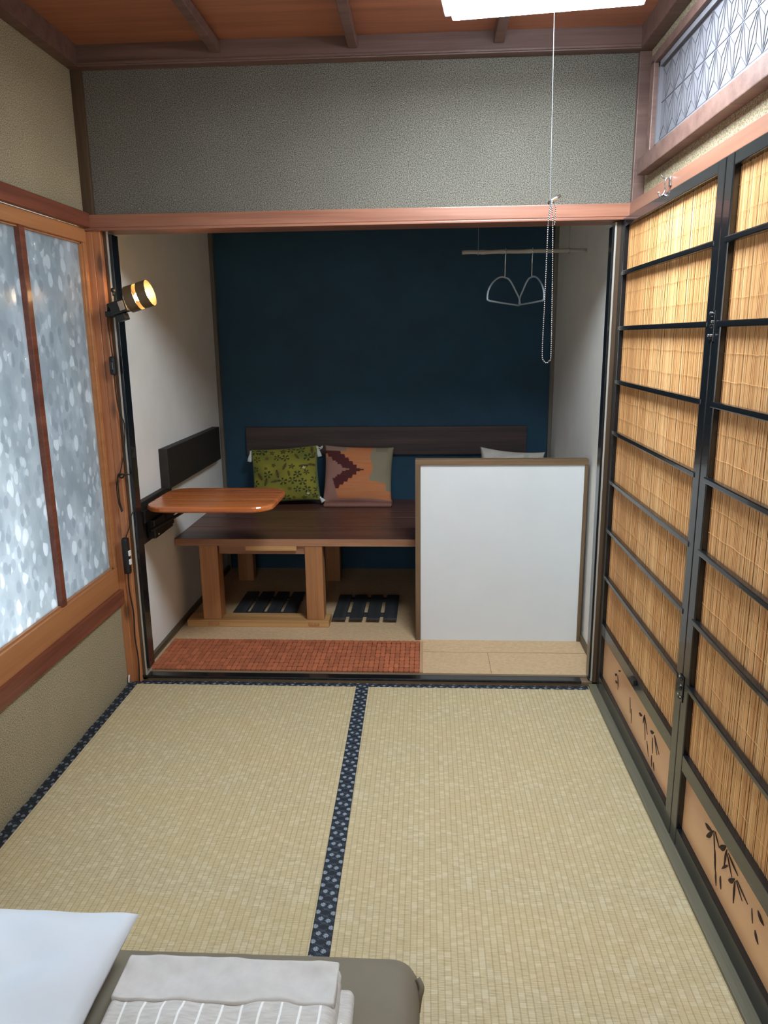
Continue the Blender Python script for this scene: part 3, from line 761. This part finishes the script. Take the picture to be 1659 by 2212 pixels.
# ------------------------------------------------------------------ woven floor mat
wm = thing('woven_mat', 'reddish-brown woven bamboo tile mat lying along the front of the closet floor', 'mat', (0.63, 0.19, CF))
obj('backing', box(0.066, 1.198, 0.008 + 0.05, 0.368, CF, CF + 0.004), 'mat_back', wm)
b = bmesh.new(); cols = []
tw, td = 0.0213, 0.0355
for j in range(9):
    for i in range(53):
        x = 0.068 + i * tw + random.uniform(-.0004, .0004); y = 0.050 + j * td
        n0 = len(b.verts); zz = CF + 0.008 + random.uniform(-0.0008, 0.0008)
        e = 0.0042
        P8 = [(x + .0008, y + e), (x + .0008, y + td - e), (x + e, y + td - .0006), (x + tw - e, y + td - .0006), (x + tw - .0008, y + td - e), (x + tw - .0008, y + e), (x + tw - e, y + .0006), (x + e, y + .0006)]
        prism(b, P8, CF + 0.003, zz)
        sh = random.uniform(0.8, 1.15); cols += [tuple(q * sh for q in lin(176, 98, 62))] * 16
wv = obj('bamboo_tiles', b, 'kilim', wm); paint(wv, cols)
obj('edge_binding', box(1.1975, 1.212, 0.052, 0.370, CF, CF + 0.006, 0.001), 'tan_cloth', wm)

# ------------------------------------------------------------------ hanging rail with wire hangers
hr = thing('hanging_bamboo_rod', 'thin grey bamboo rod hung on strings in the closet as a clothes rail', 'clothes rail', (1.63, 0.5, 1.71))
b = bmesh.new(); xs = [1.373 + 0.514 * i / 24 for i in range(25)]
tube(b, [(x, 0.5, 1.709 + 0.0008 * math.sin(i)) for i, x in enumerate(xs)], [0.0082 + (0.0016 if i in (4, 8, 13, 20) else 0) for i in range(25)], 10)
obj('rod', b, 'bamboo_rod', hr, smooth=True)
for x in (1.440, 1.815):
    b = bmesh.new(); tube(b, [(x, 0.5, 1.70), (x, 0.5, 2.282)], 0.0012, 6); tube(b, [(x, 0.5 + 0.0115 * math.cos(a), 1.709 + 0.0115 * math.sin(a)) for a in [k * PI / 8 for k in range(16)]], 0.0013, 6, closed=True)
    obj('string', b, 'cord', hr)
def hanger(x, ang, lab, sway):
    b = bmesh.new()
    hk = [(0.0, 0.012 * math.cos(a), 1.709 + 0.0125 * math.sin(a)) for a in [R(-30), R(20), R(60), R(90), R(130), R(180)]]
    hk = [(0, 0.0125 * math.cos(a), 1.709 + 0.0125 * math.sin(a)) for a in [R(q) for q in (-20, 20, 60, 100, 140, 180, 215)]] + [(0, -0.004, 1.695), (0, 0, 1.670), (0, 0, 1.640), (0, 0, 1.606)]
    h = thing('wire_hanger', lab, 'clothes hanger', (x, 0.5, 1.709), 'wire hangers on the bamboo rod')
    tube(b, [Vector((x, 0.5, 0)) + Vector(p) for p in spline(hk, 5)], 0.0021, 8)
    obj('hook', b, 'steel', h, smooth=True)
    ca, sa = math.cos(ang), math.sin(ang)
    body = [(0, 1.606), (0.035, 1.604), (0.075, 1.590), (0.125, 1.560), (0.165, 1.535), (0.178, 1.515), (0.172, 1.503), (0.10, 1.502), (-0.10, 1.503), (-0.168, 1.505), (-0.178, 1.517), (-0.168, 1.545), (-0.13, 1.575), (-0.075, 1.598), (-0.03, 1.606)]
    body = [(u, z + sway * u) for u, z in body]
    body.append(body[0])
    b = bmesh.new(); pts = spline([(x + u * ca, 0.5 + u * sa, z) for u, z in body], 5)[:-1]
    tube(b, pts, 0.0036, 8, closed=True)
    obj('shoulder_loop', b, 'hanger_wire', h, smooth=True)
hanger(1.553, R(62), 'wire hanger nearer the middle of the bamboo rod, its wide loop fully visible', -0.02)
hanger(1.664, R(99), 'darker wire hanger on the bamboo rod, the one nearest the bead chain', 0.0)

# ------------------------------------------------------------------ ceiling light with pull chain
cl = thing('ceiling_light', 'square white ceiling light glowing brightly at the top of the room', 'ceiling light', (1.54, -0.80, 2.335))
RT = Matrix.Translation((1.512, -0.795, 0)) @ Matrix.Rotation(R(-6.7), 4, 'Z')
def rbox(hx, hy, z0, z1, bev=0.0):
    bm = box(-hx, hx, -hy, hy, z0, z1, bev); bmesh.ops.transform(bm, matrix=RT, verts=bm.verts); return bm
obj('diffuser', rbox(0.250, 0.258, 2.201, 2.268, 0.008), 'light_diffuser', cl)
b = bmesh.new()
for s in (-1, 1):
    bx(b, s * 0.254, s * 0.272, -0.280, 0.280, 2.222, 2.276, 0.003); bx(b, -0.254, 0.254, s * 0.262, s * 0.280, 2.222, 2.276, 0.003)
bmesh.ops.transform(b, matrix=RT, verts=b.verts); obj('rim', b, 'rim', cl)
obj('back_plate', rbox(0.270, 0.276, 2.276, 2.290, 0.004), 'white_plastic', cl)
obj('mount', rbox(0.07, 0.07, 2.290, 2.336, 0.004), 'white_plastic', cl)
ch = thing('pull_chain', 'long pull cord ending in a looped steel bead chain, hanging from the ceiling light', 'pull chain', (1.566, -0.58, 2.20))
b = bmesh.new(); tube(b, spline([(1.557, -0.58, 2.203), (1.560, -0.58, 2.0), (1.564, -0.58, 1.727)], 6), 0.0006, 6)
obj('cord', b, 'cord', ch)
b = bmesh.new(); tube(b, [(1.560, -0.58, 1.722), (1.592, -0.57, 1.743)], 0.0048, 12)
obj('toggle_rod', b, 'steel', ch, smooth=True)
def beads(path, sp=0.0058, r=0.0023):
    bm = bmesh.new(); P = spline(path, 14); acc = 0.0; last = P[0]; pts = [P[0]]
    for p in P[1:]:
        seg = p - last; L = seg.length
        while acc + L >= sp:
            t = (sp - acc) / L; last = last + seg * t; pts.append(last.copy()); seg = p - last; L = seg.length; acc = 0.0
        acc += L; last = p
    for p in pts: bmesh.ops.create_icosphere(bm, subdivisions=1, radius=r, matrix=Matrix.Translation(p))
    tube(bm, P, 0.0007, 4); return bm
obj('bead_chain', beads([(1.566, -0.58, 1.722), (1.5615, -0.578, 1.68), (1.5605, -0.577, 1.6), (1.559, -0.577, 1.45), (1.5575, -0.577, 1.32), (1.563, -0.578, 1.296), (1.571, -0.58, 1.291), (1.578, -0.582, 1.298), (1.5815, -0.583, 1.32), (1.578, -0.583, 1.5), (1.574, -0.583, 1.64), (1.571, -0.582, 1.70), (1.567, -0.580, 1.725)]), 'chain', ch, smooth=True)
obj('bead_chain', beads([(1.569, -0.585, 1.724), (1.564, -0.586, 1.70), (1.563, -0.586, 1.675)]), 'chain', ch, smooth=True)
obj('bead_chain', beads([(1.572, -0.573, 1.729), (1.580, -0.573, 1.715), (1.581, -0.573, 1.69), (1.579, -0.573, 1.665)]), 'chain', ch, smooth=True)

# ------------------------------------------------------------------ clamp lamp with cable
lp = thing('clamp_lamp', 'small black clamp lamp with a lit amber bulb, clipped to the closet jamb', 'lamp', (0.09, -0.03, 1.50))
LT = Matrix.Translation((0.122, -0.050, 1.486)) @ Matrix.Rotation(R(-16), 4, 'Y')
def loc(bm): bmesh.ops.transform(bm, matrix=LT, verts=bm.verts); return bm
obj('socket_housing', loc(box(-0.036, 0.026, -0.022, 0.022, -0.022, 0.024, 0.004)), 'black_matte', lp)
obj('rating_sticker', loc(box(0.000, 0.020, -0.0228, -0.0218, -0.014, 0.018)), 'sticker', lp)
b = loc(box(-0.030, 0.006, -0.014, 0.030, -0.046, -0.022, 0.003)); bx(b, 0.060, 0.098, -0.052, 0.004, 1.452, 1.472, 0.003)
bx(b, 0.088, 0.098, -0.030, 0.045, 1.462, 1.505, 0.002); bx(b, 0.060, 0.064, -0.030, -0.0005, 1.462, 1.500, 0.001)
obj('clamp', b, 'black_matte', lp)
b = bmesh.new(); bmesh.ops.create_uvsphere(b, u_segments=12, v_segments=8, radius=0.009, matrix=Matrix.Translation((0.098, -0.052, 1.545)))
tube(b, [(0.098, -0.052, 1.525), (0.098, -0.052, 1.542)], 0.004, 8)
obj('adjusting_knob', b, 'black_matte', lp, smooth=True)
# shade: a metal sleeve, open at both ends, with a slot round it
def sleeve(bm, x0, x1, r, t=0.0012, n=40, a0=0.0, a1=2 * PI):
    full = abs(a1 - a0 - 2 * PI) < 1e-6; m_ = n if full else n + 1; rings = []
    for x, rr in ((x0, r), (x1, r), (x1, r - t), (x0, r - t)):
        rings.append([bm.verts.new((x, rr * math.cos(a0 + (a1 - a0) * k / n), rr * math.sin(a0 + (a1 - a0) * k / n))) for k in range(m_)])
    for q in range(4):
        A, B2 = rings[q], rings[(q + 1) % 4]
        for k in range(n if full else n):
            bm.faces.new((A[k], A[(k + 1) % m_], B2[(k + 1) % m_], B2[k]))
    if not full:
        bm.faces.new([rg_[0] for rg_ in rings]); bm.faces.new([rg_[-1] for rg_ in rings][::-1])
ST = LT @ Matrix.Translation((0.078, 0.0, 0.016))
def sloc(bm): bmesh.ops.transform(bm, matrix=ST, verts=bm.verts); return bm
b = bmesh.new()
sleeve(b, -0.042, -0.007, 0.047); sleeve(b, 0.007, 0.042, 0.047)
for a in (R(75), R(285)): sleeve(b, -0.008, 0.008, 0.047, n=6, a0=a - R(14), a1=a + R(14))
obj('shade', sloc(b), 'shade_metal', lp)
b = bmesh.new(); tube(b, [(-0.06, 0, -0.012), (-0.046, 0, -0.010), (-0.030, 0, -0.004), (-0.018, 0, 0)], [0.013, 0.013, 0.012, 0.011], 16)
obj('bulb_holder', sloc(b), 'white_plastic', lp, smooth=True)
b = bmesh.new(); pr = [(-0.020, .008), (-0.012, .013), (0.0, .019), (0.012, .021), (0.022, .018), (0.030, .011), (0.034, .004)]
tube(b, [(x, 0, 0) for x, _ in pr], [q for _, q in pr], 20)
bulb = obj('bulb', sloc(b), 'bulb', lp, smooth=True)
ld = bpy.data.lights.new('bulb_light', 'POINT'); ld.energy = BULB_W; ld.color = (1.0, 0.60, 0.28); ld.shadow_soft_size = 0.019
lo = bpy.data.objects.new('bulb_light', ld); COL.objects.link(lo); lo.parent = lp
lo.location = (ST @ Vector((0.008, -0.0, 0.0))) - Vector(BASE[lp.name]); bulb.visible_shadow = True

cb_ = thing('lamp_cable', 'thin black lamp cable with an inline switch running down the corner post', 'cable', (0.06, -0.03, 1.28))
b = bmesh.new()
path = [(0.088, -0.045, 1.497), (0.068, -0.038, 1.485), (0.060, -0.034, 1.44), (0.062, -0.031, 1.36), (0.065, -0.030, 1.31)]
tube(b, spline(path, 6), 0.0022, 6)
path = [(0.065, -0.030, 1.245), (0.064, -0.028, 1.17), (0.070, -0.026, 1.10), (0.078, -0.012, 1.06), (0.072, -0.012, 0.98), (0.060, -0.030, 0.90), (0.052, -0.036, 0.862), (0.058, -0.036, 0.868), (0.082, -0.012, 0.862), (0.092, -0.008, 0.82), (0.090, -0.006, 0.74), (0.074, -0.016, 0.70), (0.068, -0.028, 0.66), (0.052, -0.030, 0.62)]
tube(b, spline(path, 6), 0.0022, 6)
tube(b, spline([(0.062, -0.038, 0.868), (0.046, -0.034, 0.86), (0.034, -0.032, 0.82), (0.036, -0.032, 0.76), (0.046, -0.034, 0.72)], 6), 0.0022, 6)
tube(b, spline([(0.058, -0.040, 0.874), (0.044, -0.038, 0.862), (0.042, -0.036, 0.81), (0.042, -0.034, 0.76), (0.050, -0.034, 0.725)], 6), 0.0022, 6)
tube(b, spline([(0.060, -0.044, 0.880), (0.050, -0.048, 0.866), (0.058, -0.030, 0.854), (0.068, -0.036, 0.868), (0.056, -0.046, 0.874)], 6), 0.0030, 6)
obj('cable_run', b, 'black_rubber', cb_, smooth=True)
b = box(0.053, 0.077, -0.045, -0.022, 1.243, 1.312, 0.009)
sw = obj('inline_switch', b, 'black_matte', cb_)
obj('rocker', box(0.060, 0.070, -0.048, -0.044, 1.262, 1.292, 0.002), 'black', sw)
ps = thing('power_strip', 'black power strip with white socket inserts at the foot of the corner post', 'power strip', (0.045, -0.035, 0.53))
obj('housing', box(0.036, 0.062, -0.048, -0.021, 0.470, 0.618, 0.010), 'black_matte', ps)
for z in (0.520, 0.555):
    obj('socket', box(0.058, 0.0655, -0.044, -0.028, z - 0.011, z + 0.011, 0.002), 'white_plastic', ps)
b = bmesh.new(); tube(b, spline([(0.048, -0.034, 0.472), (0.044, -0.028, 0.40), (0.052, -0.027, 0.30), (0.048, -0.026, 0.20), (0.054, -0.026, 0.10), (0.050, -0.027, 0.006)], 8), 0.0026, 6)
obj('supply_cable', b, 'black_rubber', ps, smooth=True)
b = bmesh.new(); tube(b, spline([(0.008, -0.034, 0.003), (0.009, -0.032, 0.020), (0.011, -0.030, 0.034)], 4), 0.0036, 8)
tag(obj('white_cable_end', b, 'white_plastic', base=(0.009, -0.032, 0.003), smooth=True), 'short white cable stub standing in the corner by the foot of the left post', 'cable')

# ------------------------------------------------------------------ bed
def soft_block(x0, x1, y0, y1, z0, z1, r, nx, ny, wob, seed, name, mat, parent, top_only=False, hf=None):
    """rounded upholstered block: a closed superellipse-edged grid"""
    bm = bmesh.new(); cx, cy = (x0 + x1) / 2, (y0 + y1) / 2; hx, hy = (x1 - x0) / 2, (y1 - y0) / 2
    def sd(t, h):      # t in [-1,1] -> coordinate with density near the rim
        return h * (math.copysign(1 - (1 - abs(t)) ** 1.6, t))
    G = []
    rim = 14
    for i in range(nx + 1):
        row = []
        for j in range(ny + 1):
            u = -1 + 2 * i / nx; v = -1 + 2 * j / ny
            x = sd(u, hx); y = sd(v, hy)
            dx = hx - abs(x); dy = hy - abs(y); d = 0.0
            a = max(0.0, r - dx); c = max(0.0, r - dy); q = min(r, math.hypot(a, c))
            drop = r - math.sqrt(max(0.0, r * r - q * q))
            # pull the corner in so it is round in plan
            if a > 0 and c > 0 and math.hypot(a, c) > r:
                k = r / math.hypot(a, c); x = math.copysign(hx - r + a * k, x); y = math.copysign(hy - r + c * k, y)
            z = z1 - drop + wob * noise.noise(Vector((x * 7 + seed, y * 7, 0.3))) * (1 - q / r)
            if hf: z += hf(cx + x, cy + y) * (1 - q / r)
            row.append(bm.verts.new((cx + x, cy + y, z)))
        G.append(row)
    for i in range(nx):
        for j in range(ny): bm.faces.new((G[i][j], G[i + 1][j], G[i + 1][j + 1], G[i][j + 1]))
    # skirt
    ringv = [G[i][0] for i in range(nx + 1)] + [G[nx][j] for j in range(1, ny + 1)] + [G[i][ny] for i in range(nx - 1, -1, -1)] + [G[0][j] for j in range(ny - 1, 0, -1)]
    low = []
    for k, vv in enumerate(ringv):
        bul = 0.004 * noise.noise(Vector((vv.co.x * 14, vv.co.y * 14, seed)))
        dn = Vector((vv.co.x - cx, vv.co.y - cy, 0)); 
        low.append((bm.verts.new((vv.co.x + bul * (1 if dn.x > 0 else -1), vv.co.y + bul, (vv.co.z + z0) / 2)), bm.verts.new((vv.co.x, vv.co.y, z0))))
    n = len(ringv)
    for k in range(n):
        a, b2 = ringv[k], ringv[(k + 1) % n]; c1, c2 = low[k], low[(k + 1) % n]
        bm.faces.new((a, b2, c2[0], c1[0])); bm.faces.new((c1[0], c2[0], c2[1], c1[1]))
    bm.faces.new([q[1] for q in low])
    bmesh.ops.remove_doubles(bm, verts=bm.verts, dist=1e-5)
    return obj(name, bm, mat, parent, smooth=True)
bd = thing('futon_mattress', 'thick futon mattress in a taupe fitted sheet on the tatami, in the foreground', 'mattress', (0.75, -2.4, 0))
soft_block(0.19, 1.212, -3.45, -1.492, 0.003, 0.135, 0.055, 60, 60, 0.006, 4, 'fitted_sheet', 'sheet', bd)
b = bmesh.new(); tube(b, spline([(1.208, -1.545, 0.110), (1.216, -1.556, 0.100), (1.212, -1.565, 0.085), (1.208, -1.575, 0.060)], 5), 0.006, 8)
obj('sheet_fold', b, 'sheet', bd, smooth=True)
def rumple(x, y):
    return 0.013 * noise.noise(Vector((x * 8, y * 13, 3.1))) + 0.006 * noise.noise(Vector((x * 24, y * 34, 7.7)))
bl = thing('folded_blanket', 'folded pale grey linen blanket with white stripes lying on the futon', 'blanket', (0.85, -1.702, 0.14))
soft_block(0.655, 1.090, -2.35, -1.622, 0.139, 0.163, 0.014, 60, 60, 0.0, 17, 'lower_fold', 'blanket', bl, hf=lambda x, y: 0.5 * rumple(x, y))
soft_block(0.647, 1.064, -2.35, -1.604, 0.158, 0.200, 0.018, 90, 110, 0.0, 23, 'upper_fold', 'blanket', bl, hf=rumple)
soft_block(0.650, 1.060, -1.703, -1.606, 0.188, 0.2050, 0.005, 90, 30, 0.0, 23, 'hem_fold', 'hem', bl, hf=rumple)
pw = thing('bed_pillow', 'plump white bed pillow lying on the futon at the lower left', 'pillow', (0.34, -1.80, 0.14))
pm = Matrix.Translation((0.318, -1.815, 0.222)) @ Matrix.Rotation(R(2), 4, 'Z') @ Matrix.Rotation(R(-90), 4, 'X')
cushion(0.66, 0.56, 0.15, 0.045, 90, None, 'pillow', 'pillow_case', pw, lambda p: pm @ p, wr=0.020, seed=5, power=0.40)
